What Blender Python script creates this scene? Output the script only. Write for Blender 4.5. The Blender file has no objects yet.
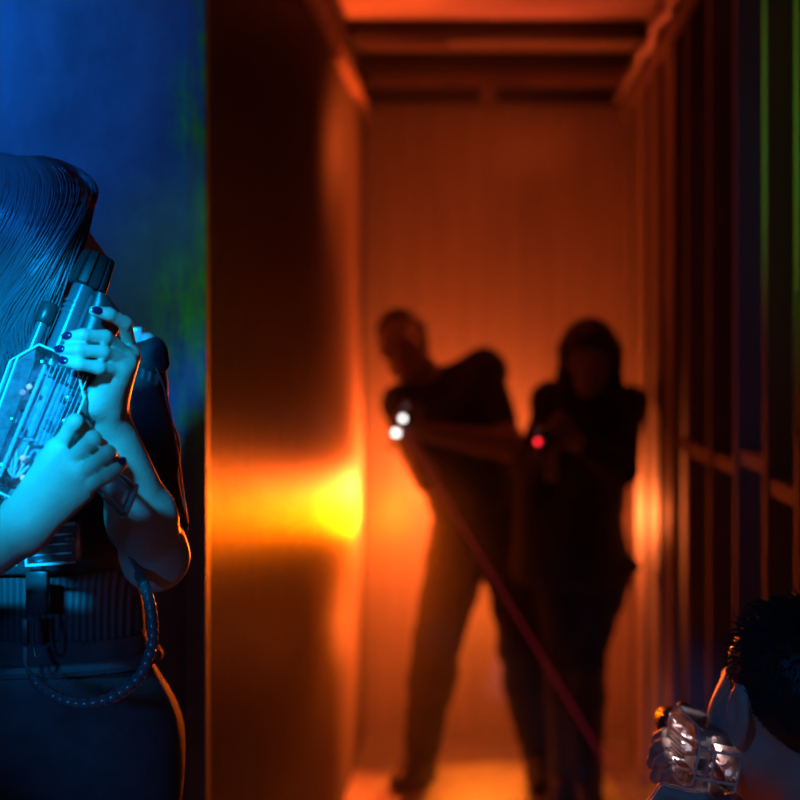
import bpy, bmesh, math, random
import numpy as np
import openvdb
from mathutils import Vector, Matrix

random.seed(7)
RNG = np.random.default_rng(7)
scene = bpy.context.scene
COL = scene.collection
F = 1600.0            # focal length in pixels of the 800 px frame
CX, CY = 480.0, 350.0  # where the corridor's axis meets the picture
EYE = 1.45


def P(px, py, d):
    """the point at depth d (metres from the camera) seen at picture position px, py"""
    return np.array([(px - CX) / F * d, d, EYE - (py - CY) / F * d])


# ------------------------------------------------------------------ objects
def link(name, mesh, mat=None, parent=None, smooth=True):
    o = bpy.data.objects.new(name, mesh)
    COL.objects.link(o)
    if mat is not None:
        mesh.materials.append(mat)
    if smooth:
        mesh.polygons.foreach_set('use_smooth', [True] * len(mesh.polygons))
    if parent is not None:
        o.parent = parent
        o.matrix_parent_inverse = parent.matrix_world.inverted()
    return o


def tag(o, label=None, cat=None, group=None, kind=None):
    for k, v in (('label', label), ('category', cat), ('group', group), ('kind', kind)):
        if v:
            o[k] = v
    return o


def empty(name, loc, label, cat, group=None):
    o = bpy.data.objects.new(name, None)
    COL.objects.link(o)
    o.location = Vector(loc)
    o.empty_display_size = .05
    bpy.context.view_layer.update()
    return tag(o, label, cat, group)


class MB:
    """collects shapes into one mesh"""

    def __init__(self):
        self.bm = bmesh.new()

    def box(self, c, size, R=None, bevel=0.0, seg=2):
        M = Matrix.Translation(Vector(c)) @ (R.to_4x4() if R is not None else Matrix()) @ Matrix.Diagonal((*size, 1))
        g = bmesh.ops.create_cube(self.bm, size=1, matrix=M)
        if bevel:
            es = list({e for v in g['verts'] for e in v.link_edges})
            bmesh.ops.bevel(self.bm, geom=es, offset=bevel, segments=seg, affect='EDGES', profile=.6)
        return self

    def tube(self, pts, r, n=10, caps=True):
        pts = [Vector(p) for p in pts]
        m = len(pts)
        rs = list(r) if hasattr(r, '__len__') else [r] * m
        prev = None
        rings = []
        for i, p in enumerate(pts):
            t = (pts[min(i + 1, m - 1)] - pts[max(i - 1, 0)])
            t = t.normalized() if t.length > 1e-9 else Vector((0, 0, 1))
            if prev is None:
                a = Vector((0, 0, 1)) if abs(t.z) < .9 else Vector((1, 0, 0))
                u = t.cross(a).normalized()
            else:
                u = prev - t * prev.dot(t)
                u = u.normalized() if u.length > 1e-9 else t.orthogonal().normalized()
            prev = u
            w = t.cross(u)
            rings.append([self.bm.verts.new(p + (u * math.cos(2 * math.pi * k / n) + w * math.sin(2 * math.pi * k / n)) * rs[i]) for k in range(n)])
        for i in range(m - 1):
            for k in range(n):
                self.bm.faces.new((rings[i][k], rings[i][(k + 1) % n], rings[i + 1][(k + 1) % n], rings[i + 1][k]))
        if caps and n > 2:
            self.bm.faces.new(rings[0][::-1])
            self.bm.faces.new(rings[-1])
        return self

    def loft(self, sections, caps=True):
        """sections: lists of points with equal counts"""
        rings = [[self.bm.verts.new(Vector(p)) for p in s] for s in sections]
        n = len(rings[0])
        for a, b in zip(rings, rings[1:]):
            for k in range(n):
                self.bm.faces.new((a[k], a[(k + 1) % n], b[(k + 1) % n], b[k]))
        if caps:
            self.bm.faces.new(rings[0][::-1])
            self.bm.faces.new(rings[-1])
        return self

    def ball(self, c, r, R=None, seg=16):
        r = r if hasattr(r, '__len__') else (r, r, r)
        M = Matrix.Translation(Vector(c)) @ (R.to_4x4() if R is not None else Matrix()) @ Matrix.Diagonal((*r, 1))
        bmesh.ops.create_uvsphere(self.bm, u_segments=seg, v_segments=max(6, seg // 2), radius=1, matrix=M)
        return self

    def build(self, name, mat, parent=None, smooth=True, bevel=0):
        bmesh.ops.recalc_face_normals(self.bm, faces=self.bm.faces)
        me = bpy.data.meshes.new(name)
        self.bm.to_mesh(me)
        self.bm.free()
        if smooth:
            me.polygons.foreach_set('use_smooth', [True] * len(me.polygons))
            try:
                me.set_sharp_from_angle(angle=math.radians(35))
            except Exception:
                pass
        return link(name, me, mat, parent, smooth=False)


def cat(pts, n=24):
    """Catmull-Rom through points"""
    pts = [np.asarray(p, float) for p in pts]
    Q = [2 * pts[0] - pts[1]] + pts + [2 * pts[-1] - pts[-2]]
    out = []
    m = len(pts) - 1
    for j in range(n + 1):
        s = j / n * m
        i = min(int(s), m - 1)
        t = s - i
        a, b, c, d = Q[i], Q[i + 1], Q[i + 2], Q[i + 3]
        out.append(.5 * (2 * b + (c - a) * t + (2 * a - 5 * b + 4 * c - d) * t * t + (3 * b - a - 3 * c + d) * t ** 3))
    return out


# ------------------------------------------------------------------ distance fields for bodies and clothes
def unit(v):
    v = np.asarray(v, float)
    return v / max(np.linalg.norm(v), 1e-9)


class Pr:
    """one rounded piece of a body: f(points) -> distance"""

    def __init__(self, f, lo, hi, k, tag=''):
        self.f, self.lo, self.hi, self.k, self.tag = f, np.asarray(lo), np.asarray(hi), k, tag


def cap(a, b, r1, r2=None, k=.02, tag=''):
    a, b = np.asarray(a, float), np.asarray(b, float)
    r2 = r1 if r2 is None else r2
    ab = b - a
    L = max(float(ab @ ab), 1e-12)

    def f(p):
        t = np.clip(((p - a) @ ab) / L, 0, 1)
        return np.linalg.norm(p - a - t[..., None] * ab, axis=-1) - (r1 + (r2 - r1) * t)
    r = max(r1, r2)
    return Pr(f, np.minimum(a, b) - r, np.maximum(a, b) + r, k, tag)


def axes(x, z):
    """rotation matrix (columns) whose x axis is x and z axis near z"""
    x = unit(x)
    y = unit(np.cross(z, x))
    return np.stack([x, y, np.cross(x, y)], 1)


def ell(c, r, R=None, k=.02, tag=''):
    c, r = np.asarray(c, float), np.asarray(r, float)
    R = np.eye(3) if R is None else R

    def f(p):
        q = (p - c) @ R
        k0 = np.linalg.norm(q / r, axis=-1)
        k1 = np.linalg.norm(q / (r * r), axis=-1)
        return k0 * (k0 - 1) / np.maximum(k1, 1e-6)
    m = r.max()
    return Pr(f, c - m, c + m, k, tag)


def rbox(c, half, rad, R=None, k=.02, tag=''):
    c, h = np.asarray(c, float), np.asarray(half, float) - rad
    R = np.eye(3) if R is None else R

    def f(p):
        q = np.abs((p - c) @ R) - h
        return np.linalg.norm(np.maximum(q, 0), axis=-1) + np.minimum(q.max(-1), 0) - rad
    m = np.linalg.norm(half)
    return Pr(f, c - m, c + m, k, tag)


def cut(pr):
    pr.sub = True
    return pr


def field(prims, h, grow=0.0, cuts=(), wrinkle=0.0, wfreq=40, seed=0):
    pos = [q for q in prims if not getattr(q, 'sub', False)]
    lo = np.min([q.lo for q in pos], 0) - grow - 5 * h
    hi = np.max([q.hi for q in pos], 0) + grow + 5 * h
    n = np.ceil((hi - lo) / h).astype(int) + 1
    acc = np.full(n, .3, np.float32)
    ax = [lo[i] + h * np.arange(n[i]) for i in range(3)]
    for q in prims:
        m = q.k + grow + 4 * h + .01
        i0 = np.clip(np.floor((q.lo - m - lo) / h).astype(int), 0, n)
        i1 = np.clip(np.ceil((q.hi + m - lo) / h).astype(int) + 1, 0, n)
        if (i1 <= i0).any():
            continue
        sl = tuple(slice(a, b) for a, b in zip(i0, i1))
        p = np.stack(np.meshgrid(*[ax[i][sl[i]] for i in range(3)], indexing='ij'), -1)
        d = q.f(p)
        a = acc[sl]
        k = max(q.k, 1e-6)
        if getattr(q, 'sub', False):
            d = -d
            hh = np.maximum(k - np.abs(a - d), 0) / k
            acc[sl] = np.maximum(a, d) + hh * hh * k * .25
        else:
            hh = np.maximum(k - np.abs(a - d), 0) / k
            acc[sl] = np.minimum(a, d) - hh * hh * k * .25
    acc -= grow
    if cuts or wrinkle:
        p = np.stack(np.meshgrid(*ax, indexing='ij'), -1)
        if wrinkle:
            g = np.random.default_rng(seed)
            w = 0
            for _ in range(5):
                v = g.normal(size=3) * wfreq
                v2 = g.normal(size=3) * wfreq * .4
                w = w + np.sin(p @ v + 1.5 * np.sin(p @ v2 + g.uniform(0, 6)))
            acc += (wrinkle * w / 3).astype(np.float32)
        for c in cuts:
            if callable(c):
                acc = np.maximum(acc, c(p))
            else:
                a, nrm = c
                acc = np.maximum(acc, (p - np.asarray(a)) @ unit(nrm))
    return acc, lo


def solid(name, prims, h, mat, parent=None, **kw):
    acc, lo = field(prims, h, **kw)
    g = openvdb.FloatGrid(.3)
    g.copyFromArray(np.ascontiguousarray(acc, np.float32))
    pts, quads = g.convertToQuads(isovalue=0.0)
    pts = np.asarray(pts) * h + lo
    me = bpy.data.meshes.new(name)
    q = np.asarray(quads)[:, ::-1]
    me.from_pydata(pts.tolist(), [], q.tolist())
    # make sure the faces look outward
    a, b, c = pts[q[:, 0]], pts[q[:, 1]], pts[q[:, 2]]
    cen = pts[q].mean(1)
    vol = np.einsum('ij,ij->', cen - pts.mean(0), np.cross(b - a, c - a))
    if vol < 0:
        me.flip_normals()
    me.update()
    return link(name, me, mat, parent)


def only(prims, *tags):
    return [q for q in prims if q.tag in tags or getattr(q, 'sub', False) and q.tag in tags]


# ------------------------------------------------------------------ materials
def mat(name, color=(.5, .5, .5), rough=.6, spec=.5, metal=0.0, bump=0.0, bscale=60, var=0.0, vscale=8, trans=0.0, ior=1.45,
        alpha=None, emit=None, estr=0.0, sheen=0.0, stretch=None, coat=0.0):
    m = bpy.data.materials.new(name)
    m.use_nodes = True
    nt = m.node_tree
    b = nt.nodes['Principled BSDF']
    b.inputs['Base Color'].default_value = (*color, 1)
    b.inputs['Roughness'].default_value = rough
    b.inputs['Specular IOR Level'].default_value = spec
    b.inputs['Metallic'].default_value = metal
    b.inputs['Transmission Weight'].default_value = trans
    b.inputs['IOR'].default_value = ior
    b.inputs['Sheen Weight'].default_value = sheen
    b.inputs['Coat Weight'].default_value = coat
    if alpha is not None:
        b.inputs['Alpha'].default_value = alpha
    if emit is not None:
        b.inputs['Emission Color'].default_value = (*emit, 1)
        b.inputs['Emission Strength'].default_value = estr
    if bump or var:
        tc = nt.nodes.new('ShaderNodeTexCoord')
        mp = nt.nodes.new('ShaderNodeMapping')
        if stretch:
            mp.inputs['Scale'].default_value = stretch
        nt.links.new(tc.outputs['Object'], mp.inputs['Vector'])
    if bump:
        n = nt.nodes.new('ShaderNodeTexNoise')
        n.inputs['Scale'].default_value = bscale
        n.inputs['Detail'].default_value = 5
        bp = nt.nodes.new('ShaderNodeBump')
        bp.inputs['Strength'].default_value = bump
        bp.inputs['Distance'].default_value = .01
        nt.links.new(mp.outputs[0], n.inputs['Vector'])
        nt.links.new(n.outputs['Fac'], bp.inputs['Height'])
        nt.links.new(bp.outputs[0], b.inputs['Normal'])
    if var:
        n = nt.nodes.new('ShaderNodeTexNoise')
        n.inputs['Scale'].default_value = vscale
        n.inputs['Detail'].default_value = 6
        r = nt.nodes.new('ShaderNodeMapRange')
        r.inputs['From Min'].default_value = .3
        r.inputs['From Max'].default_value = .7
        r.inputs['To Min'].default_value = 1 - var
        r.inputs['To Max'].default_value = 1 + var
        mx = nt.nodes.new('ShaderNodeMix')
        mx.data_type = 'RGBA'
        mx.blend_type = 'MULTIPLY'
        mx.inputs['Factor'].default_value = 1
        mx.inputs[6].default_value = (*color, 1)
        nt.links.new(mp.outputs[0], n.inputs['Vector'])
        nt.links.new(n.outputs['Fac'], r.inputs['Value'])
        nt.links.new(r.outputs[0], mx.inputs[7])
        nt.links.new(mx.outputs[2], b.inputs['Base Color'])
    return m


def emitter(name, color, strength):
    m = bpy.data.materials.new(name)
    m.use_nodes = True
    nt = m.node_tree
    nt.nodes.clear()
    e = nt.nodes.new('ShaderNodeEmission')
    e.inputs['Color'].default_value = (*color, 1)
    e.inputs['Strength'].default_value = strength
    o = nt.nodes.new('ShaderNodeOutputMaterial')
    nt.links.new(e.outputs[0], o.inputs['Surface'])
    return m
# ------------------------------------------------------------------ camera
cam = bpy.data.cameras.new('camera')
cam.sensor_width = 36
cam.lens = 72          # 1600 px over the 800 px frame
cam.shift_x = -(CX - 400) / 800
cam.shift_y = -(400 - CY) / 800
cam.clip_start = .05
cam.dof.use_dof = True
cam.dof.focus_distance = 1.79
cam.dof.aperture_fstop = 3.4
camo = bpy.data.objects.new('camera', cam)
COL.objects.link(camo)
camo.location = (0, 0, EYE)
camo.rotation_euler = (math.pi / 2, 0, 0)
scene.camera = camo

# ------------------------------------------------------------------ room
XL, XR, YB, YP = -.434, .547, 6.04, 2.55
ZC, ZT = 2.525, 2.352


def nodes_wall(m, build):
    nt = m.node_tree
    b = nt.nodes['Principled BSDF']
    tc = nt.nodes.new('ShaderNodeTexCoord')
    build(nt, b, tc)
    return m


def noise(nt, vec, scale, detail=6, rough=.6, dist=0.0):
    n = nt.nodes.new('ShaderNodeTexNoise')
    n.inputs['Scale'].default_value = scale
    n.inputs['Detail'].default_value = detail
    n.inputs['Roughness'].default_value = rough
    n.inputs['Distortion'].default_value = dist
    nt.links.new(vec, n.inputs['Vector'])
    return n.outputs['Fac']


def mathn(nt, op, a, b=None, clamp=False):
    n = nt.nodes.new('ShaderNodeMath')
    n.operation = op
    n.use_clamp = clamp
    for i, v in enumerate((a, b)):
        if v is None:
            continue
        if isinstance(v, (int, float)):
            n.inputs[i].default_value = v
        else:
            nt.links.new(v, n.inputs[i])
    return n.outputs[0]


def maprange(nt, v, a, b, c=0.0, d=1.0):
    n = nt.nodes.new('ShaderNodeMapRange')
    n.inputs['From Min'].default_value, n.inputs['From Max'].default_value = a, b
    n.inputs['To Min'].default_value, n.inputs['To Max'].default_value = c, d
    nt.links.new(v, n.inputs['Value'])
    return n.outputs[0]


def mixc(nt, f, a, b, mode='MIX'):
    n = nt.nodes.new('ShaderNodeMix')
    n.data_type = 'RGBA'
    n.blend_type = mode
    for s, v in ((0, f), (6, a), (7, b)):
        if isinstance(v, (int, float)):
            n.inputs[s].default_value = v
        elif isinstance(v, tuple):
            n.inputs[s].default_value = (*v, 1)
        else:
            nt.links.new(v, n.inputs[s])
    return n.outputs[2]


def bumpn(nt, b, h, s=.3, dist=.01):
    n = nt.nodes.new('ShaderNodeBump')
    n.inputs['Strength'].default_value = s
    n.inputs['Distance'].default_value = dist
    nt.links.new(h, n.inputs['Height'])
    nt.links.new(n.outputs[0], b.inputs['Normal'])


def mapping(nt, vec, scale=(1, 1, 1), loc=(0, 0, 0)):
    n = nt.nodes.new('ShaderNodeMapping')
    n.inputs['Scale'].default_value = scale
    n.inputs['Location'].default_value = loc
    nt.links.new(vec, n.inputs['Vector'])
    return n.outputs[0]


def blue_wall(nt, b, tc):
    v = tc.outputs['Object']
    sep = nt.nodes.new('ShaderNodeSeparateXYZ')
    nt.links.new(v, sep.inputs[0])
    x, z = sep.outputs['X'], sep.outputs['Z']
    smear = maprange(nt, noise(nt, mapping(nt, v, (1, 1, .6)), 7, 8, .7), .3, .7, .62, 1.25)
    base = mixc(nt, 1.0, (.30, .34, .42), smear, 'MULTIPLY')
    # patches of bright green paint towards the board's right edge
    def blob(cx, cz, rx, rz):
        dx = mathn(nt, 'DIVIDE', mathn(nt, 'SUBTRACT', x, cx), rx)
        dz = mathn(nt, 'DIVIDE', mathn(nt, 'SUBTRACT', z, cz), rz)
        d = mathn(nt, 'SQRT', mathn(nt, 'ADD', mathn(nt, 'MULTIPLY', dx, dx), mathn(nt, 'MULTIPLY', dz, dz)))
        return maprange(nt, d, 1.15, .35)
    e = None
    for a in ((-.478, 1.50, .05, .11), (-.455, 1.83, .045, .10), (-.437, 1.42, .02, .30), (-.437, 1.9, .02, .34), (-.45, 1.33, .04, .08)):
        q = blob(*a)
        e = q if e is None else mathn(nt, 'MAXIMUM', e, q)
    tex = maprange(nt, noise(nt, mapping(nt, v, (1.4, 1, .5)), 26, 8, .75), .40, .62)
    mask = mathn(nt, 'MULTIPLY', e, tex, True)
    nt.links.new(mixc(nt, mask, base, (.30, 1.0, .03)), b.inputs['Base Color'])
    b.inputs['Roughness'].default_value = .55
    bumpn(nt, b, noise(nt, v, 45, 8, .7), .25)


def left_wall(nt, b, tc):
    v = tc.outputs['Object']
    g = noise(nt, mapping(nt, v, (1, 5, .5)), 9, 8, .65, .4)
    f = noise(nt, mapping(nt, v, (1, 3, .8)), 60, 6, .7)
    c = mixc(nt, maprange(nt, g, .3, .7), (.10, .085, .080), (.17, .145, .135))
    bumpn(nt, b, mathn(nt, 'ADD', f, mathn(nt, 'MULTIPLY', g, .6)), .22)
    bm = b.inputs['Normal'].links[0].from_socket
    df = nt.nodes.new('ShaderNodeBsdfDiffuse')
    gl = nt.nodes.new('ShaderNodeBsdfGlossy')
    mx = nt.nodes.new('ShaderNodeMixShader')
    mx.inputs[0].default_value = .09
    nt.links.new(mixc(nt, maprange(nt, f, .35, .6, .0, .45), c, (.05, .035, .033)), df.inputs['Color'])
    nt.links.new(maprange(nt, g, .3, .7, .34, .44), gl.inputs['Roughness'])
    for q in (df, gl):
        nt.links.new(bm, q.inputs['Normal'])
    nt.links.new(df.outputs[0], mx.inputs[1])
    nt.links.new(gl.outputs[0], mx.inputs[2])
    nt.links.new(mx.outputs[0], nt.nodes['Material Output'].inputs['Surface'])


def concrete(nt, b, tc):
    v = tc.outputs['Object']
    g = noise(nt, v, 6, 8, .7)
    f = noise(nt, v, 40, 6, .7)
    nt.links.new(mixc(nt, maprange(nt, g, .3, .7), (.22, .19, .17), (.42, .37, .34)), b.inputs['Base Color'])
    nt.links.new(maprange(nt, f, .3, .7, .2, .45), b.inputs['Roughness'])
    bumpn(nt, b, mathn(nt, 'ADD', g, f), .35)


M_blue = nodes_wall(mat('painted_board', rough=.55), blue_wall)
M_left = nodes_wall(mat('stained_plywood'), left_wall)
M_floor = nodes_wall(mat('sealed_concrete'), concrete)
M_back = mat('back_panel', (.62, .50, .42), rough=.7, var=.12, vscale=3, bump=.15, bscale=30, stretch=(6, 1, .4))
M_ceil = mat('ceiling_board', (.75, .55, .50), rough=.8, var=.06)
M_beam = mat('dark_timber', (.045, .028, .026), rough=.6, bump=.25, bscale=30, var=.3)
M_trim = mat('ledge_timber', (.5, .33, .28), rough=.5, bump=.3, bscale=30, var=.3)
M_studw = mat('stud_timber', (.42, .34, .27), rough=.55, bump=.2, bscale=40, var=.25, stretch=(1, 1, .15))
M_panel = mat('dark_board', (.05, .04, .045), rough=.7, bump=.2, bscale=40, var=.3)
M_pipe = mat('foil_pipe', (.6, .5, .45), rough=.3, metal=.9, bump=.5, bscale=60)
M_out = mat('room_wall_paint', (.06, .06, .075), rough=.8, bump=.2, bscale=30, var=.2)


def struct(name, m, build, parent=None):
    mb = MB()
    build(mb)
    o = mb.build(name, m, parent, smooth=False)
    if parent is None:
        o['kind'] = 'structure'
    return o


def slab(a, b):
    a, b = np.array(a, float), np.array(b, float)
    return lambda mb: mb.box((a + b) / 2, b - a)


struct('floor', M_floor, slab((-3.2, -1.2, -.1), (3.2, 6.2, 0)))
ceiling = struct('ceiling', M_ceil, slab((-3.2, -1.2, ZC), (3.2, 6.2, ZC + .1)))
struct('wall_back', M_back, slab((XL - .12, YB, 0), (XR + .25, YB + .1, ZC)))
wall_left = struct('wall_left', M_left, slab((XL - .1, YP + .02, 0), (XL, YB, ZC)))
struct('wall_front', M_blue, slab((-3.1, YP, 0), (XL - .035, YP + .1, ZC)))
struct('trim_1', M_blue, lambda mb: mb.box((XL - .0175, YP + .005, ZC / 2), (.035, .04, ZC), bevel=.004))
XP = XR + .095
wall_right = struct('wall_right', M_panel, slab((XP, 2.62, 0), (XP + .08, YB, ZC)))
struct('wall_side', M_out, slab((XP, 2.52, 0), (3.1, 2.62, ZC)))
struct('wall_west', M_out, slab((-3.2, -1.1, 0), (-3.1, YP + .1, ZC)))
struct('wall_east', M_out, slab((3.1, -1.1, 0), (3.2, 2.6, ZC)))

# studs of the right wall, with the cross pieces between them
edges = [793.5, 762, 733, 707, 685]
sy = [F * XR / (e - CX) for e in edges]
SW = .042
for i, y in enumerate(sy):
    struct('stud', M_studw, lambda mb: mb.box((XR + .0475, y - SW / 2, ZC / 2), (.094, SW, ZC - .002), bevel=.003), wall_right)
for i in range(len(sy) - 1):
    y0, y1 = sy[i + 1], sy[i] - SW
    z = (1.188, 1.222, 1.19, 1.186)[i]
    struct('cross_piece', M_studw, lambda mb: mb.box((XR + .045, (y0 + y1) / 2, z), (.075, y1 - y0 - .001, .034), bevel=.003), wall_right)
# vertical boards closing the far end of the right wall, dark gaps between them
for y0, y1 in ((4.54, 4.74), (4.91, 5.16), (5.32, 5.63), (5.81, YB - .01)):
    struct('board', M_studw, lambda mb: mb.box((XR + .0125, (y0 + y1) / 2, ZC / 2), (.025, y1 - y0, ZC - .002), bevel=.003), wall_right)
struct('cross_piece', M_studw, lambda mb: mb.box((XR + .05, 4.34, 1.19), (.075, .37, .034), bevel=.003), wall_right)
# ledges where the lower wall ends, and the beams under the ceiling
struct('trim_2', M_trim, lambda mb: mb.box((XL + .014, (YP + YB) / 2 + .05, ZT - .02), (.028, YB - YP - .1, .045), bevel=.005))
struct('trim_3', M_trim, lambda mb: mb.box((XR - .012, (2.75 + YB) / 2, ZT - .02), (.024, YB - 2.75, .03), bevel=.004))
struct('trim_4', M_trim, lambda mb: mb.box(((XL + XR) / 2, YB - .03, 2.455), (XR - XL - .004, .058, .035), bevel=.004))
struct('trim_5', M_beam, lambda mb: mb.box(((XL + XR) / 2, YB - .02, 2.40), (XR - XL - .004, .038, .05), bevel=.004))
for y, w, h in ((5.25, .08, .055), (5.80, .09, .060), (4.05, .09, .045)):
    struct('beam', M_beam, lambda mb: mb.box(((XL + XR) / 2, y, ZC - h / 2), (XR - XL - .004, w, h), bevel=.006), ceiling)
struct('strip_plank', M_trim, lambda mb: mb.box((-.26, 5.5, ZC - .016), (.3, .05, .03), bevel=.004), ceiling)
# ------------------------------------------------------------------ bodies
def head_prims(c, fwd, up, s=1.0, ears=True):
    """skull, jaw and face around the head's centre c"""
    c = np.asarray(c, float)
    f = unit(fwd)
    r = unit(np.cross(f, up))
    u = np.cross(r, f)
    R = np.stack([r, f, u], 1)

    def q(x, y, z):
        return c + R @ (np.array([x, y, z]) * s)

    def E(x, y, z, a, b, cc, k, t='head'):
        return ell(q(x, y, z), np.array([a, b, cc]) * s, R, k * s, t)

    def C(a, b, r1, r2, k, t='head'):
        return cap(q(*a), q(*b), r1 * s, r2 * s, k * s, t)
    L = [E(0, -.012, .032, .074, .094, .083, .02),
         E(0, .034, -.028, .058, .062, .082, .03),
         C((-.04, .0, -.05), (-.016, .07, -.092), .022, .018, .03),
         C((.04, .0, -.05), (.016, .07, -.092), .022, .018, .03),
         E(0, .082, -.093, .018, .014, .014, .02),
         C((-.034, .082, .030), (.034, .082, .030), .011, .011, .018),
         E(-.046, .066, -.012, .018, .018, .016, .025),
         E(.046, .066, -.012, .018, .018, .016, .025)]
    for sx in (-1, 1):
        L.append(cut(E(sx * .031, .102, .008, .019, .014, .012, .012)))
        L.append(E(sx * .031, .081, .008, .013, .013, .012, .003))
    L += [C((0, .090, .020), (0, .112, -.022), .007, .0095, .010),
          E(-.011, .101, -.028, .008, .008, .007, .006), E(.011, .101, -.028, .008, .008, .007, .006),
          C((-.020, .086, -.054), (.020, .086, -.054), .006, .006, .008),
          E(0, .095, -.053, .016, .006, .005, .006), E(0, .093, -.065, .015, .007, .006, .006),
          cut(C((-.022, .101, -.0588), (.022, .101, -.0588), .0022, .0022, .003))]
    if ears:
        for sx in (-1, 1):
            L.append(E(sx * .078, -.012, .0, .007, .019, .032, .008))
            L.append(E(sx * .076, -.008, -.026, .007, .010, .012, .006))
            L.append(cut(E(sx * .090, -.006, .004, .011, .011, .020, .005)))
    for p in L:
        p.tag = 'head'
    return L, q


def arm_prims(sh, el, wr, r=(.047, .038, .039, .026), t=''):
    sh, el, wr = (np.asarray(v, float) for v in (sh, el, wr))
    b = el + (wr - el) * .3
    return [cap(sh, el, r[0], r[1], .03, 'upper_arm' + t), cap(el, b, r[1], r[2], .02, 'forearm' + t), cap(b, wr, r[2], r[3], .02, 'forearm' + t)]


def sleeves(sh, el, cut_at, r=(.047, .040)):
    sh, el = np.asarray(sh, float), np.asarray(el, float)
    return [cap(sh, sh + (el - sh) * cut_at, r[0], r[1], .03, 'cloth')]


def finger(pts, r0=.0085, r1=.0065, k=.004, t='hand'):
    n = len(pts) - 1
    out = []
    for i in range(n):
        a, b = r0 + (r1 - r0) * i / n, r0 + (r1 - r0) * (i + 1) / n
        out.append(cap(pts[i], pts[i + 1], a, b, k * .7 if i == 0 else .0012, t))
        if i and i < n:
            out.append(ell(pts[i], (a * 1.06,) * 3, None, .003, t))   # the joint
    return out


def palm(wrist, mcps, r=.013, t='hand'):
    out = []
    w = np.asarray(wrist, float)
    m = [np.asarray(p, float) for p in mcps]
    for i, p in enumerate(m):
        side = (p - m[len(m) // 2]) * .45
        out.append(cap(w + side, p, r * 1.1, r * .85, .012, t))
    return out


def grip_hand(wrist, D, N, S, s=1.0, curl=(.9, 1.1, .7), t='hand', thumb=(.5, .6)):
    """a hand closed round something; D wrist to knuckles, N the way the palm faces, S towards the index finger"""
    w, D = np.asarray(wrist, float), unit(D)
    N = unit(np.asarray(N, float) - np.dot(N, D) * D)
    S0 = np.cross(D, N)
    S = S0 if np.dot(S0, S) > 0 else -S0
    out, mc = [], []
    for off, dl, L in ((.027, .088, (.044, .026, .021)), (.009, .092, (.048, .029, .022)), (-.009, .087, (.043, .027, .021)), (-.026, .078, (.034, .021, .019))):
        p = w + (D * dl + S * off) * s
        mc.append(p)
        pts, a = [p], .15
        for l, c in zip(L, curl):
            a += c
            p = p + (D * math.cos(a) + N * math.sin(a)) * l * s
            pts.append(p)
        out += finger(pts, .0092 * s, .0072 * s, .004, t)
    out = palm(w, mc, .0135 * s, t) + out
    b = w + (D * .025 + S * .024 + N * .008) * s
    m = b + (D * .035 + S * .022 + N * .022) * s
    e = m + (D * .026 + N * .024 - S * .004) * s
    tip = e + (D * .018 + N * .014 - S * .014) * s
    out += [cap(b, m, .015 * s, .0115 * s, .01, t), cap(m, e, .0105 * s, .0095 * s, .003, t), cap(e, tip, .0095 * s, .0075 * s, .003, t)]
    return out


def leg_prims(hip, knee, ankle, toe, r=(.088, .058, .06, .038)):
    hip, knee, ankle, toe = (np.asarray(v, float) for v in (hip, knee, ankle, toe))
    calf = knee + (ankle - knee) * .3
    back = unit(ankle - toe) * .03
    heel = ankle + back * [1, 1, 0]
    heel[2] = toe[2]
    return [cap(hip, knee, r[0], r[1], .03, 'leg'), cap(knee, calf + back * .5 * [1, 1, 0], r[1], r[2], .02, 'leg'), cap(calf + back * .5 * [1, 1, 0], ankle, r[2], r[3], .02, 'leg'),
            cap(heel, toe, .034, .026, .02, 'foot'), cap(ankle, ankle * .4 + toe * .6, .036, .03, .03, 'foot')]


def torso_prims(chest, waist, pelvis, shL, shR, hipL, hipR, neck, headc, w=1.0, fwd=(0, -1, 0)):
    chest, waist, pelvis, shL, shR, hipL, hipR, neck, headc = (np.asarray(v, float) for v in (chest, waist, pelvis, shL, shR, hipL, hipR, neck, headc))
    s = unit(shL - shR)
    R = axes(s, unit(neck - waist))
    s2 = unit(hipL - hipR)
    R2 = axes(s2, unit(waist - pelvis))
    return [ell(chest, np.array([.155, .112, .19]) * w, R, .05, 'torso'), ell(waist, np.array([.135, .098, .15]) * w, R2, .06, 'torso'),
            ell(pelvis, np.array([.155, .115, .12]) * w, R2, .05, 'hips'),
            cap(shL, chest * .35 + neck * .65, .052 * w, .06 * w, .04, 'torso'), cap(shR, chest * .35 + neck * .65, .052 * w, .06 * w, .04, 'torso'),
            cap(neck, neck * .25 + headc * .75, .056 * w, .052 * w, .03, 'neck')]


def shoes(L, h, m, body, name='shoe', **kw):
    """one shoe per foot: the prims of each leg come in runs of five"""
    for i in range(0, len(L), 5):
        solid(name, only(L[i:i + 5], *kw.get('tags', ('foot',))), h, m, body, grow=kw['grow'], cuts=kw['cuts'])


def rebase(root):
    """put a mesh thing's origin on the ground under it"""
    me = root.data
    n = len(me.vertices)
    co = np.empty(n * 3, np.float32)
    me.vertices.foreach_get('co', co)
    co = co.reshape(-1, 3)
    b = np.array([co[:, 0].mean(), co[:, 1].mean(), co[:, 2].min()], float)
    me.transform(Matrix.Translation(Vector(-b)))
    root.location = Vector(b)
    bpy.context.view_layer.update()
    inv = root.matrix_world.inverted()
    for ch in root.children:
        ch.matrix_parent_inverse = inv


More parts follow.
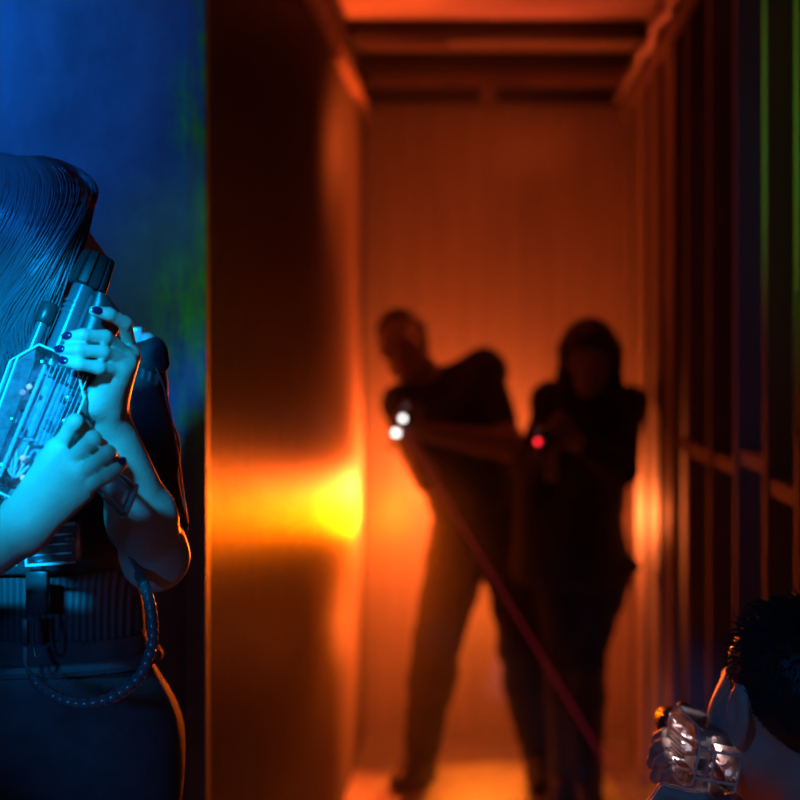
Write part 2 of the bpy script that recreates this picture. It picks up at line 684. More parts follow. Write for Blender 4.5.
M_skin = mat('skin', (.72, .52, .42), rough=.5, bump=.12, bscale=220, var=.08, vscale=40)
M_skin_dim = mat('shaded_skin', (.34, .23, .18), rough=.55, var=.06, vscale=40)  # shade on the far pair put into a darker skin colour
M_nail = mat('purple_nail', (.10, .015, .06), rough=.15, coat=.6)
M_black = mat('black_cloth', (.035, .032, .036), rough=.85, bump=.3, bscale=300)
M_vest = mat('vest_cloth', (.03, .03, .035), rough=.65, bump=.3, bscale=250)
M_denim = mat('dark_denim', (.07, .075, .09), rough=.8, bump=.4, bscale=420, var=.25, vscale=30)
M_hair = mat('dark_hair', (.10, .095, .11), rough=.34, spec=.8)
M_darkhair = mat('black_hair', (.03, .026, .026), rough=.45, spec=.5)
M_shoe = mat('shoe_leather', (.04, .035, .035), rough=.5, bump=.2)
M_rim_light = mat('red_rim_light', (.55, .06, .04), rough=.5)  # red rim light put into the colour of a strip on the sleeve
M_clear = None


def ribbed(nt, b, tc):
    v = tc.outputs['Object']
    wv = nt.nodes.new('ShaderNodeTexWave')
    wv.bands_direction = 'X'
    wv.inputs['Scale'].default_value = 42
    wv.inputs['Distortion'].default_value = .6
    nt.links.new(v, wv.inputs['Vector'])
    nt.links.new(mixc(nt, wv.outputs['Fac'], (.035, .037, .045), (.075, .08, .09)), b.inputs['Base Color'])
    bumpn(nt, b, wv.outputs['Fac'], .5, .004)


M_rib = nodes_wall(mat('ribbed_knit', rough=.8), ribbed)
# ------------------------------------------------------------------ laser guns
def clear_plastic(name, tint=(.9, .95, 1), diff=.25, rough=.12):
    m = bpy.data.materials.new(name)
    m.use_nodes = True
    nt = m.node_tree
    nt.nodes.clear()
    tr = nt.nodes.new('ShaderNodeBsdfTransparent')
    tr.inputs['Color'].default_value = (*tint, 1)
    gl = nt.nodes.new('ShaderNodeBsdfGlossy')
    gl.inputs['Roughness'].default_value = rough
    df = nt.nodes.new('ShaderNodeBsdfDiffuse')
    df.inputs['Color'].default_value = (.7, .72, .75, 1)
    tl = nt.nodes.new('ShaderNodeBsdfTranslucent')
    tl.inputs['Color'].default_value = (.75, .76, .8, 1)
    dm = nt.nodes.new('ShaderNodeMixShader')
    dm.inputs[0].default_value = .4
    nt.links.new(df.outputs[0], dm.inputs[1])
    nt.links.new(tl.outputs[0], dm.inputs[2])
    tc = nt.nodes.new('ShaderNodeTexCoord')
    n = noise(nt, tc.outputs['Object'], 90, 5, .7)
    fr = nt.nodes.new('ShaderNodeLayerWeight')
    fr.inputs['Blend'].default_value = .35
    bp = nt.nodes.new('ShaderNodeBump')
    bp.inputs['Strength'].default_value = .25
    bp.inputs['Distance'].default_value = .003
    nt.links.new(n, bp.inputs['Height'])
    nt.links.new(bp.outputs[0], gl.inputs['Normal'])
    nt.links.new(bp.outputs[0], fr.inputs['Normal'])
    a = nt.nodes.new('ShaderNodeMixShader')
    nt.links.new(maprange(nt, n, .35, .7, diff * .5, diff * 1.4), a.inputs[0])
    nt.links.new(tr.outputs[0], a.inputs[1])
    nt.links.new(dm.outputs[0], a.inputs[2])
    b = nt.nodes.new('ShaderNodeMixShader')
    nt.links.new(maprange(nt, fr.outputs['Fresnel'], 0, 1, .06, .95), b.inputs[0])
    nt.links.new(a.outputs[0], b.inputs[1])
    nt.links.new(gl.outputs[0], b.inputs[2])
    o = nt.nodes.new('ShaderNodeOutputMaterial')
    nt.links.new(b.outputs[0], o.inputs['Surface'])
    return m


M_clear = clear_plastic('clear_plastic', diff=.07, rough=.08)
M_frost = clear_plastic('frosted_plastic', diff=.55, rough=.2)
M_edge = mat('clear_plastic_edge', (.85, .88, .92), rough=.12, spec=.9, trans=.15)
M_gblack = mat('gun_black_plastic', (.035, .035, .04), rough=.35, bump=.05)
M_barrel = mat('smoked_plastic', (.10, .11, .13), rough=.22, spec=.8)
M_board = mat('circuit_board', (.55, .62, .70), rough=.4, var=.3, vscale=150)
M_chip = mat('chip', (.30, .32, .36), rough=.25, var=.9, vscale=60)
M_screw = mat('screw_metal', (.8, .8, .82), rough=.25, metal=1)
M_wwire = mat('white_wire', (.85, .85, .85), rough=.4)
M_rwire = mat('red_wire', (.7, .03, .03), rough=.4)
M_cord = mat('cord_rubber', (.11, .11, .13), rough=.2, spec=.9, coat=1.0)
M_whiteled = emitter('white_led', (1, .95, .92), 5)
M_redled = emitter('red_led', (1, .02, .03), 4)
M_dimled = mat('small_led', (.8, .85, .9), rough=.1, spec=.9, emit=(.75, .8, 1), estr=.3)


def prism(mb, prof, y0, y1, bev=0.0):
    """profile in x,z pushed out from y0 to y1; bev narrows the outer faces"""
    c = np.mean(prof, 0)
    secs = []
    for y, f in ((y0, 1 - bev), (y0 + (y1 - y0) * .12, 1), (y1 - (y1 - y0) * .12, 1), (y1, 1 - bev)):
        secs.append([(c[0] + (x - c[0]) * f, y, c[1] + (z - c[1]) * f) for x, z in prof])
    return mb.loft(secs)


BODY = [(-.088, .000), (-.086, .026), (-.066, .044), (.050, .049), (.070, .034), (.070, -.006), (.035, -.030), (-.055, -.031), (-.086, -.020)]


def laser_gun(M, label, group, led=None, led2=False):
    """x points down the barrel, z to the gun's top"""
    root = empty('laser_gun', (0, 0, 0), label, 'toy gun', group)

    def part(mb, name, m, parent=None, lab=None):
        o = mb.build(name, m, parent or root)
        if lab:
            o['label'] = lab
        return o
    shell = part(prism(MB(), BODY, -.028, .028, .06), 'clear_shell', M_clear, lab='see through plastic body shell')
    mb = MB()
    for y in (-.0282, .0282):          # moulded ridges along both sides
        for z in np.linspace(-.025, .014, 9):
            mb.box((.018, y * .96, z), (.080, .0012, .0011), bevel=.0003, seg=1)
        mb.box((-.01, y * .93, .020), (.125, .003, .004), bevel=.001)
    for i in range(len(BODY)):
        a, b = np.array(BODY[i]), np.array(BODY[(i + 1) % len(BODY)])
        for y in (-.0262, .0262):
            mb.tube([(a[0], y, a[1]), (b[0], y, b[1])], .0013, 6)
    for z, h in ((.022, .003), (-.012, .003)):
        mb.box((-.0885, 0, z), (.003, .052, h), bevel=.0008, seg=1)
    mb.box((-.0885, .006, .005), (.003, .003, .034), bevel=.0008, seg=1)
    part(mb, 'ridge', M_edge, shell)
    mb = MB()
    mb.box((.0, .004, .004), (.12, .002, .045)).box((-.03, .0, .036), (.05, .022, .003))
    board = part(mb, 'circuit_board', M_board)
    mb = MB()
    g = np.random.default_rng(3)
    for _ in range(16):
        x, z = g.uniform(-.055, .055), g.uniform(-.014, .024)
        mb.box((x, g.choice([-.0015, .0085]), z), (g.uniform(.005, .014), .007, g.uniform(.004, .010)), bevel=.0006, seg=1)
    part(mb, 'chip', M_chip, board)
    for x, z in ((-.055, -.012), (-.012, .028), (.03, -.016), (.055, .022), (-.06, .02), (.006, -.022)):
        for y in (-.021, .021):
            mb = MB()
            mb.tube([(x, y * .4, z), (x, y, z), (x, y, z), (x, y * 1.16, z), (x, y * 1.2, z)], (.0022, .0022, .0036, .0036, .002), 10)
            part(mb, 'screw', M_screw)
    for x, z in ((.018, .030), (.026, .026), (-.045, .004), (-.064, -.004)):
        mb = MB()
        mb.tube([(x, -.021, z), (x, -.0175, z)], .0032, 12)
        mb.ball((x, -.0215, z), .0031)
        part(mb, 'bulb', M_dimled)
    mb = MB()
    prof = [(-.080, .030), (-.066, .0432), (.050, .0482), (.068, .035), (.052, .031), (-.060, .027)]
    prism(mb, prof, -.0268, .0268, .06)
    part(mb, 'top_cover', M_frost, None, 'frosted top strip of the shell')
    for k in range(3):
        mb = MB()
        pts = [(-.05 + .01 * k, -.012, -.006 + .004 * k), (-.066, -.019 + .004 * k, .004), (-.055, -.02, .018 - .005 * k), (-.03, -.017, .014), (-.022, -.012, -.004)]
        mb.tube(cat(pts, 20), .0017, 7)
        part(mb, 'white_wire', M_wwire)
    for k in range(4):
        mb = MB()
        pts = [(-.03 + .006 * k, -.012, -.02), (-.055, -.019 + .003 * k, -.018 + .003 * k), (-.076, -.012 + .005 * k, -.006 + .004 * k), (-.068, .004, .012)]
        mb.tube(cat(pts, 18), .0015, 7)
        part(mb, 'red_wire', M_rwire)
    # barrel with its rings, the black flared foregrip under it, the small tube on top
    mb = MB()
    mb.tube([(.055, 0, .010), (.158, 0, .010)], .0125, 20)
    for x in (.118, .124, .130):
        mb.tube([(x - .0015, 0, .010), (x + .0015, 0, .010)], .0142, 20)
    mb.box((.10, -.012, .001), (.085, .004, .004), bevel=.001)
    part(mb, 'barrel', M_barrel)
    mb = MB()
    secs = []
    for x, h, z in ((.045, .018, -.016), (.07, .020, -.017), (.105, .022, -.018), (.125, .024, -.018), (.140, .020, -.014), (.148, .012, -.008)):
        secs.append([(x, .019 * math.cos(a), z + h * math.sin(a)) for a in np.linspace(0, 2 * math.pi, 20, endpoint=False)])
    mb.loft(secs)
    part(mb, 'fore_grip', M_gblack)
    mb = MB()
    secs = []
    for x, r in ((.150, .0175), (.152, .0195), (.168, .0185), (.186, .0165), (.188, .0155)):
        ring = []
        for a in np.linspace(0, 2 * math.pi, 100, endpoint=False):
            rr = r * (1 - .22 * (abs(math.sin(a * 5 + .4)) < .24))
            ring.append((x, rr * math.cos(a), .008 + rr * 1.12 * math.sin(a)))
        secs.append(ring)
    mb.loft(secs)
    muzzle = part(mb, 'muzzle_cap', M_gblack)
    if led:
        mb = MB()
        mb.tube([(.187, 0, .008), (.1895, 0, .008)], .0075 if not led2 else .0078, 20)
        part(mb, 'lens', led, muzzle, 'lit lens')
        if led2:
            mb = MB()
            mb.tube([(.12, .0, -.046), (.13, 0, -.046)], .0095, 20)
            part(mb, 'flashlight', led, None, 'lit round flashlight under the barrel')
    mb = MB()
    mb.tube([(.055, 0, .036), (.100, 0, .036)], .0065, 14)
    part(mb, 'sight_tube', M_barrel)
    mb = MB()
    mb.tube([(.096, 0, .036), (.098, 0, .036), (.117, 0, .036), (.120, 0, .036)], (.0085, .0098, .0092, .007), 14)
    part(mb, 'sight_cap', M_gblack)
    # pistol grip, trigger
    secs = []
    for t in np.linspace(0, 1, 8):
        x, z = -.012 - .034 * t, -.026 - .094 * t
        w, l = .0135 + .003 * t, .019 - .003 * math.sin(t * 3.1)
        secs.append([(x + l * math.copysign(abs(math.cos(a)) ** .6, math.cos(a)), w * math.copysign(abs(math.sin(a)) ** .6, math.sin(a)), z) for a in np.linspace(0, 2 * math.pi, 24, endpoint=False)])
    grip = part(MB().loft(secs), 'grip', M_clear)
    mb = MB()
    for k in (1, 7):
        s = secs[k]
        mb.tube([s[i % 24] for i in range(25)], .0014, 6, caps=False)
    for i in (3, 9, 15, 21):
        mb.tube([s[i] for s in secs], .0012, 6)
    part(mb, 'ridge', M_edge, grip)
    mb = MB()
    mb.tube(cat([(.022, 0, -.028), (.026, 0, -.040), (.020, 0, -.052)], 8), .004, 10)
    part(mb, 'trigger', M_gblack)
    bpy.context.view_layer.update()
    root.matrix_world = M
    return root


def frame(origin, fwd, up):
    x = unit(fwd)
    y = unit(np.cross(up, x))
    z = np.cross(x, y)
    return Matrix(((x[0], y[0], z[0], origin[0]), (x[1], y[1], z[1], origin[1]), (x[2], y[2], z[2], origin[2]), (0, 0, 0, 1)))
HEADLESS = ('head',)


# ================================================================== the woman at the left
def front_woman():
    hc = P(12, 248, 1.93)
    H, hq = head_prims(hc, (.90, .42, .10), (-.10, -.02, 1), .93)
    neck = P(2, 352, 1.98)
    shL, shR = P(120, 386, 2.02), P(-130, 392, 1.98)
    chest, waist, pelvis = P(5, 460, 2.0), P(38, 620, 2.0), P(36, 718, 2.01)
    hipL, hipR = P(106, 735, 2.02), P(-36, 735, 2.02)
    elL, wrL = P(155, 557, 1.89), P(107, 417, 1.745)
    elR, wrR = P(-125, 615, 1.80), P(25, 530, 1.64)
    T = torso_prims(chest, waist, pelvis, shL, shR, hipL, hipR, neck, hc, .92)
    A = arm_prims(shL, elL, wrL, (.043, .036, .037, .0235), 'L') + arm_prims(shR, elR, wrR, (.043, .036, .037, .025), 'R')
    # left hand, round the barrel from the right
    mi, mm, mr, mp = P(130, 351, 1.735), P(131, 357, 1.72), P(128, 363, 1.702), P(120, 371, 1.69)
    HL = palm(wrL, [mi, mm, mr, mp], .0125)
    HL += [cap(P(117, 376, 1.70), P(110, 402, 1.725), .014, .016, .012, 'hand'), cap(P(112, 377, 1.70), P(94, 402, 1.712), .012, .013, .012, 'hand'), cap(P(94, 402, 1.712), wrL, .013, .017, .014, 'hand')]
    nails = []

    def fin(a, tipdir=None, r0=.0078, r1=.0060):
        nonlocal nails
        nails.append((a[-2], a[-1], r1))
        return finger(a, r0, r1)
    HL += fin([mi, P(125, 323, 1.70), P(109, 314, 1.682), P(94, 311, 1.675)], r0=.0080, r1=.0060)
    HL += fin([mm, P(105, 337, 1.675), P(83, 335, 1.658), P(67, 337, 1.660)])
    HL += fin([mr, P(103, 352, 1.668), P(78, 350, 1.652), P(60, 350, 1.656)])
    HL += fin([mp, P(99, 368, 1.664), P(79, 364, 1.652), P(63, 361, 1.655)], r0=.0074, r1=.0058)
    HL += finger([P(108, 396, 1.755), P(94, 372, 1.772), P(84, 350, 1.768), P(76, 334, 1.76)], .013, .008, .012)
    # right hand, back of the hand to the camera, closed round the pistol grip
    qi, qm, qr, qp = P(57, 449, 1.642), P(69, 462, 1.628), P(78, 476, 1.624), P(83, 491, 1.630)
    HR = palm(wrR, [qi, qm, qr, qp], .0145)
    HR += finger([qi, P(75, 422, 1.632), P(84, 429, 1.652), P(83, 441, 1.672)], .0088, .0068, .004)
    HR += finger([qm, P(93, 439, 1.610), P(101, 447, 1.632), P(101, 459, 1.655)], .0088, .0068, .004)
    HR += finger([qr, P(108, 453, 1.608), P(113, 460, 1.632), P(110, 471, 1.655)], .0083, .0066, .004)
    HR += fin([qp, P(107, 476, 1.612), P(116, 469, 1.616), P(122, 463, 1.622)], r0=.0074, r1=.0058)
    HR += [cap(P(20, 508, 1.665), P(36, 462, 1.715), .017, .012, .015, 'hand'), cap(P(36, 462, 1.715), P(52, 436, 1.735), .011, .010, .004, 'hand'), cap(P(52, 436, 1.735), P(64, 424, 1.735), .010, .0075, .004, 'hand')]
    LG = leg_prims(hipL, (hipL[0] + .03, 1.93, .47), (hipL[0] + .03, 2.05, .09), (hipL[0] + .06, 1.87, .032), (.088, .060, .060, .040)) \
        + leg_prims(hipR, (hipR[0] - .03, 1.93, .47), (hipR[0] - .03, 2.05, .09), (hipR[0] - .04, 1.87, .032), (.088, .060, .060, .040))
    allp = T + H + A + LG + HL + HR
    body = solid('person', allp, .003, M_skin)
    tag(body, 'long-haired woman lit blue at the left, holding a clear gun upright beside her face', 'person')
    # clothes
    top = only(T, 'torso', 'hips') + sleeves(shL, elL, .5, (.043, .038)) + sleeves(shR, elR, .5, (.043, .038))
    zt, zv = EYE - (647 - CY) / 842, EYE - (575 - CY) / 842
    ua = unit(elL - shL)
    ub = unit(elR - shR)
    nk = neck + np.array([0, 0, -.012])

    def no_neck(p):
        return .066 - np.linalg.norm((p - nk)[..., :2], axis=-1) - .5 * np.maximum(0, nk[2] - .02 - p[..., 2])
    solid('cropped_top', top, .005, M_rib, body, grow=.007, wrinkle=.0016, wfreq=25, seed=2,
          cuts=[((0, 0, zt), (0, .0, -1)), no_neck])
    sl = solid('sleeve', only(A, 'upper_armL') + [cap(shL - unit(shL - shR) * .03, shL + ua * .10, .055, .042, .02)], .005, M_black, body, grow=.010, wrinkle=.003, wfreq=22, seed=5, cuts=[(elL - ua * .03, ua)])
    vest = solid('laser_vest', [q for q in T if q.tag == 'torso'], .005, M_vest, body, grow=.02, wrinkle=.002, wfreq=18, seed=9,
                 cuts=[((0, 0, zv), (0, 0, -1)), no_neck, (shL, unit(shL - shR)), (shR, unit(shR - shL))])
    solid('jeans', only(T, 'torso', 'hips') + only(LG, 'leg'), .006, M_denim, body, grow=.009, wrinkle=.0035, wfreq=24, seed=4,
          cuts=[((0, 0, EYE - (668 - CY) / 842), (.06, 0, 1)), ((0, 0, .07), (0, 0, -1))])
    mb = MB()
    zb = EYE - (672 - CY) / 842
    mb.tube([(waist[0] + (.146 + .0) * math.cos(a), 2.003 + .106 * math.sin(a), zb - .0 * math.cos(a)) for a in np.linspace(0, 2 * math.pi, 49)], .009, 8, caps=False)
    mb.build('waistband', M_denim, body)
    shoes(LG, .006, M_shoe, body, grow=.006, cuts=[((0, 0, .004), (0, 0, -1))])
    # rim light down the sleeve as a red tube, shoulder flap and sensor lamps of the vest
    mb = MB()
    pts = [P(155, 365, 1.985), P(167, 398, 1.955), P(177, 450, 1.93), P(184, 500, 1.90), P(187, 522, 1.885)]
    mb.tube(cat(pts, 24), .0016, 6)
    mb.build('rim_light_strip', M_rim_light, sl)
    fl = [cap(P(128, 372, 2.0), P(152, 352, 1.99), .022, .018, .02), cap(P(152, 352, 1.99), P(163, 366, 1.99), .014, .008, .02)]
    solid('shoulder_flap', fl, .004, M_vest, vest, wrinkle=.0015, wfreq=40)
    mb = MB()
    mb.box(P(134, 337, 2.0), (.024, .02, .026), bevel=.004)
    mb.ball(P(147, 341, 1.99), .011)
    mb.build('sensor_lamp', M_edge, vest)
    # clear sensor box on the vest's front, with its cable outlet
    d = 1.855
    R = Matrix.Rotation(math.radians(-4), 3, 'Y')
    mb = MB()
    c = P(54, 543, d)
    mb.box(c, (.058, .03, .046), R, bevel=.004)
    bx = mb.build('sensor_box', M_clear, vest)
    mb = MB()
    for dx, dz, w, h in ((0, .022, .058, .0035), (0, -.022, .058, .0035), (-.029, 0, .0035, .046), (-.040, -.012, .003, .025)):
        mb.box(c + np.array([dx, -.016, dz]), (w, .004, h), R, bevel=.001)
    for k in range(4):
        mb.box(c + np.array([.022, -.012, .006 + .018 * k]), (.012, .004, .0035), R, bevel=.001)
    for k in range(3):
        mb.box(c + np.array([.0, -.006, -.012 + .011 * k]), (.044, .003, .002), R)
    mb.build('ridge', M_edge, bx)
    mb = MB()
    mb.box(P(38, 592, 1.86), (.026, .018, .052), bevel=.005)
    mb.box(P(25, 632, 1.85), (.009, .009, .030), bevel=.002)
    mb.tube(cat([P(38, 615, 1.85), P(42, 650, 1.845), P(36, 657, 1.845), P(33, 640, 1.85), P(33, 618, 1.855)], 20), .0017, 6)
    mb.build('cable_outlet', M_gblack, vest)
    # nails
    for a, b, r in nails:
        a, b = np.asarray(a), np.asarray(b)
        ax = unit(b - a)
        c = b - ax * .002
        out = np.array([0, -1, .25])
        out = unit(out - ax * (out @ ax))
        R = Matrix(np.stack([ax, np.cross(out, ax), out], 1).tolist())
        MB().ball(c + out * r * .90, (.0066, .0044, .0017), R, 14).build('fingernail', M_nail, body)['label'] = 'dark purple fingernail'
    # hair: a cap on the skull, and locks falling over it
    hs = [q for q in head_prims(hc, (.90, .42, .10), (-.10, -.02, 1), .93, False)[0][:1]]
    base = [ell(hc + np.array([-.012, -.0, .030]), (.086, .086, .084), None, .02), ell(hc + np.array([-.045, .0, -.035]), (.075, .088, .11), None, .05),
            cap(hc + np.array([-.06, -.03, -.08]), P(-28, 450, 1.90), .055, .045, .05), cap(hc + np.array([-.06, .05, -.08]), P(-70, 450, 2.06), .055, .045, .05)]
    fwd = unit((.90, .42, .10))
    fc = hc + np.array([0, 0, -.03])

    def no_face(p):
        q = p - fc
        return np.minimum((q @ fwd) - .012, .05 - (q[..., 2] - .03)) if False else np.minimum(q @ fwd - .015, .062 - q[..., 2] - .3 * (q @ fwd))
    acc_name = 'hair'
    shell = solid('hair_shell', base, .004, None, None, cuts=[no_face], wrinkle=.002, wfreq=60)
    G = [  # locks from the front hairline to the back, as picture points
        [(58, 161), (82, 172), (93, 190), (84, 214), (66, 245), (45, 282), (20, 322), (2, 372), (-8, 440)],
        [(42, 157), (68, 172), (72, 200), (55, 236), (30, 272), (2, 310), (-16, 355), (-22, 440)],
        [(24, 157), (42, 178), (38, 214), (15, 255), (-10, 295), (-30, 345), (-36, 440)],
        [(6, 156), (10, 185), (-4, 225), (-28, 270), (-48, 330), (-55, 440)],
        [(-14, 158), (-24, 190), (-42, 235), (-62, 290), (-74, 350), (-78, 445)],
        [(-34, 170), (-56, 205), (-78, 250), (-92, 310), (-96, 445)]]
    FALL = [[(94, 196), (88, 226), (74, 262), (60, 300), (48, 335), (40, 372), (30, 430)],
            [(84, 204), (72, 240), (52, 280), (36, 315), (28, 350), (20, 390), (12, 450)],
            [(70, 228), (48, 268), (26, 302), (12, 338), (18, 370), (4, 402), (0, 460)],
            [(50, 250), (22, 290), (4, 322), (-2, 355), (-12, 400), (-12, 470)]]

    def depth(x, y):
        ex, ey = (x - 8) / 92.0, (y - 238) / 96.0
        r2 = ex * ex + (ey * ey if ey < 0 else (ey * .55) ** 2)
        z = 1.93 - .094 * math.sqrt(max(0, 1 - r2))
        return z if y < 330 else z + (1.855 - z) * min(1, (y - 330) / 60)
    mb = MB()
    g = np.random.default_rng(11)

    def lock(pl, jit, wave, r, lift):
        ph, fr, am = g.uniform(0, 6.3), g.uniform(.045, .075), wave * g.uniform(.3, 1)
        out = []
        n = len(pl)
        for i, (x, y) in enumerate(pl):
            t = i / (n - 1)
            x2, y2 = x + jit[0] + am * 7 * t * math.sin(y * fr + ph), y + jit[1] * (.3 + .7 * t)
            out.append(P(x2, y2, depth(x2, y2) - lift * (.3 + .7 * math.sin(min(1, t * 1.5) * 3.14 / 2))))
        m = len(out)
        return out, [r * (.55 + .9 * math.sin(min(1, .15 + i / m) * 2.9)) + .0002 for i in range(m)]
    for k in range(2300):
        s = g.uniform(0, len(G) - 1.001)
        i, t = int(s), s - int(s)
        a = [q[:2] for q in cat([(*p, 0) for p in G[i]], 20)]
        b = [q[:2] for q in cat([(*p, 0) for p in G[i + 1]], 20)]
        w0, w1 = t, t + g.normal(0, .35)
        pl = []
        for j, (p, q) in enumerate(zip(a, b)):
            w = w0 + (w1 - w0) * (j / 20) ** 1.3
            pl.append((p[0] * (1 - w) + q[0] * w, p[1] * (1 - w) + q[1] * w))
        o, rr = lock(pl, g.normal(0, 1.4, 2), .5, g.uniform(.0003, .0010), g.uniform(-.002, .010))
        mb.tube(o, rr, 4, caps=False)
    for k in range(520):
        s = g.uniform(0, len(FALL) - 1.001)
        i, t = int(s), s - int(s)
        a = [q[:2] for q in cat([(*p, 0) for p in FALL[i]], 22)]
        b = [q[:2] for q in cat([(*p, 0) for p in FALL[i + 1]], 22)]
        pl = [(p[0] * (1 - t) + q[0] * t, p[1] * (1 - t) + q[1] * t) for p, q in zip(a, b)]
        o, rr = lock(pl, g.normal(0, 2.0, 2), 1.0, g.uniform(.0005, .0011), g.uniform(-.006, .010))
        mb.tube(o, rr, 4, caps=False)
    # one mesh: the locks joined to the shell
    mb.bm.from_mesh(shell.data)
    sm = shell.data
    bpy.data.objects.remove(shell)
    bpy.data.meshes.remove(sm)
    me = bpy.data.meshes.new('hair')
    mb.bm.to_mesh(me)
    mb.bm.free()
    link('hair', me, M_hair, body)
    return body


# ================================================================== the two at the corridor's end
def back_man():
    D = 5.39
    hc = P(403, 345, 5.30)
    H, _ = head_prims(hc, (-.10, -1, -.12), (-.20, 0, 1), 1.0)
    neck = P(431, 388, 5.38)
    shR, shL = P(402, 404, 5.32), P(483, 372, 5.44)
    chest, waist, pelvis = P(452, 428, 5.40), P(478, 492, 5.42), P(487, 538, 5.42)
    hipR, hipL = P(462, 538, 5.42), P(512, 538, 5.44)
    elR, wrR = P(426, 480, 5.19), P(408, 440, 5.02)
    elL, wrL = P(508, 446, 5.24), P(426, 432, 5.06)
    T = torso_prims(chest, waist, pelvis, shL, shR, hipL, hipR, neck, hc, 1.08)
    A = arm_prims(shR, elR, wrR, t='R') + arm_prims(shL, elL, wrL, (.056, .046, .043, .028), 'L')
    gd = unit(P(400, 426, 4.8) - P(410, 430, 5.0))
    HR = grip_hand(wrR, (-.3, -.8, .5), (.9, -.3, .2), (0, -.3, 1))
    HL = grip_hand(wrL, (-.85, -.4, .2), (-.1, -.5, .9), (-.3, -1, 0))
    L = leg_prims(hipR, P(437, 640, 5.22), P(420, 756, 5.38), P(400, 783, 5.26), (.095, .066, .064, .042)) + \
        leg_prims(hipL, P(524, 648, 5.36), P(538, 757, 5.42), P(541, 786, 5.24), (.095, .066, .064, .042))
    for q in L:
        pass
    body = solid('person', T + H + A + HR + HL + L, .006, M_skin_dim)
    tag(body, 'man in dark clothes leaning sideways at the corridor end, two white lamps on his gun', 'person')
    U = sleeves(shR, elR, .7) + sleeves(shL, elL, .7, (.056, .048))
    aR, aL = unit(elR - shR), unit(elL - shL)
    loose = [cap(P(505, 440, 5.42), P(520, 520, 5.44), .05, .06, .05)]
    solid('shirt', [q for q in T if q.tag in ('torso', 'hips')] + U + loose, .008, M_black, body, grow=.012, wrinkle=.003, wfreq=20, seed=1,
          cuts=[((pelvis[0], 0, pelvis[2] - .06), (0, 0, -1))])
    vest = solid('laser_vest', [q for q in T if q.tag == 'torso'], .008, M_vest, body, grow=.03, wrinkle=.002, seed=3,
                 cuts=[((waist[0], 0, waist[2] - .10), (0, 0, -1)), (neck, unit(hc - neck))])
    mb = MB()
    mb.box(P(462, 440, 5.26), (.10, .035, .11), bevel=.012)
    mb.build('sensor_box', M_gblack, vest)
    mb = MB()
    mb.box(P(470, 372, 5.37), (.06, .05, .03), bevel=.01)
    mb.build('shoulder_sensor', M_gblack, vest)
    solid('trousers', only(T, 'torso', 'hips') + only(L, 'leg'), .008, M_black, body, grow=.016, wrinkle=.006, wfreq=22, seed=6,
          cuts=[(pelvis + [0, 0, .14], (0, 0, 1)), ((0, 0, .06), (0, 0, -1))])
    shoes(L, .008, M_shoe, body, grow=.012, cuts=[((0, 0, .004), (0, 0, -1))])
    u = unit((-.20, 0, 1))
    f = unit((-.10, -1, -.12))
    solid('hair', [ell(hc + u * .038 - f * .018, (.082, .098, .086), np.stack([np.cross(f, u), f, u], 1), .02)], .006, M_darkhair, body,
          wrinkle=.003, wfreq=90, cuts=[(hc + u * .055 + f * .02, unit(f * .8 - u * .75)), (hc - u * .02 - f * .02, unit(f - u))])
    return body, wrR, wrL


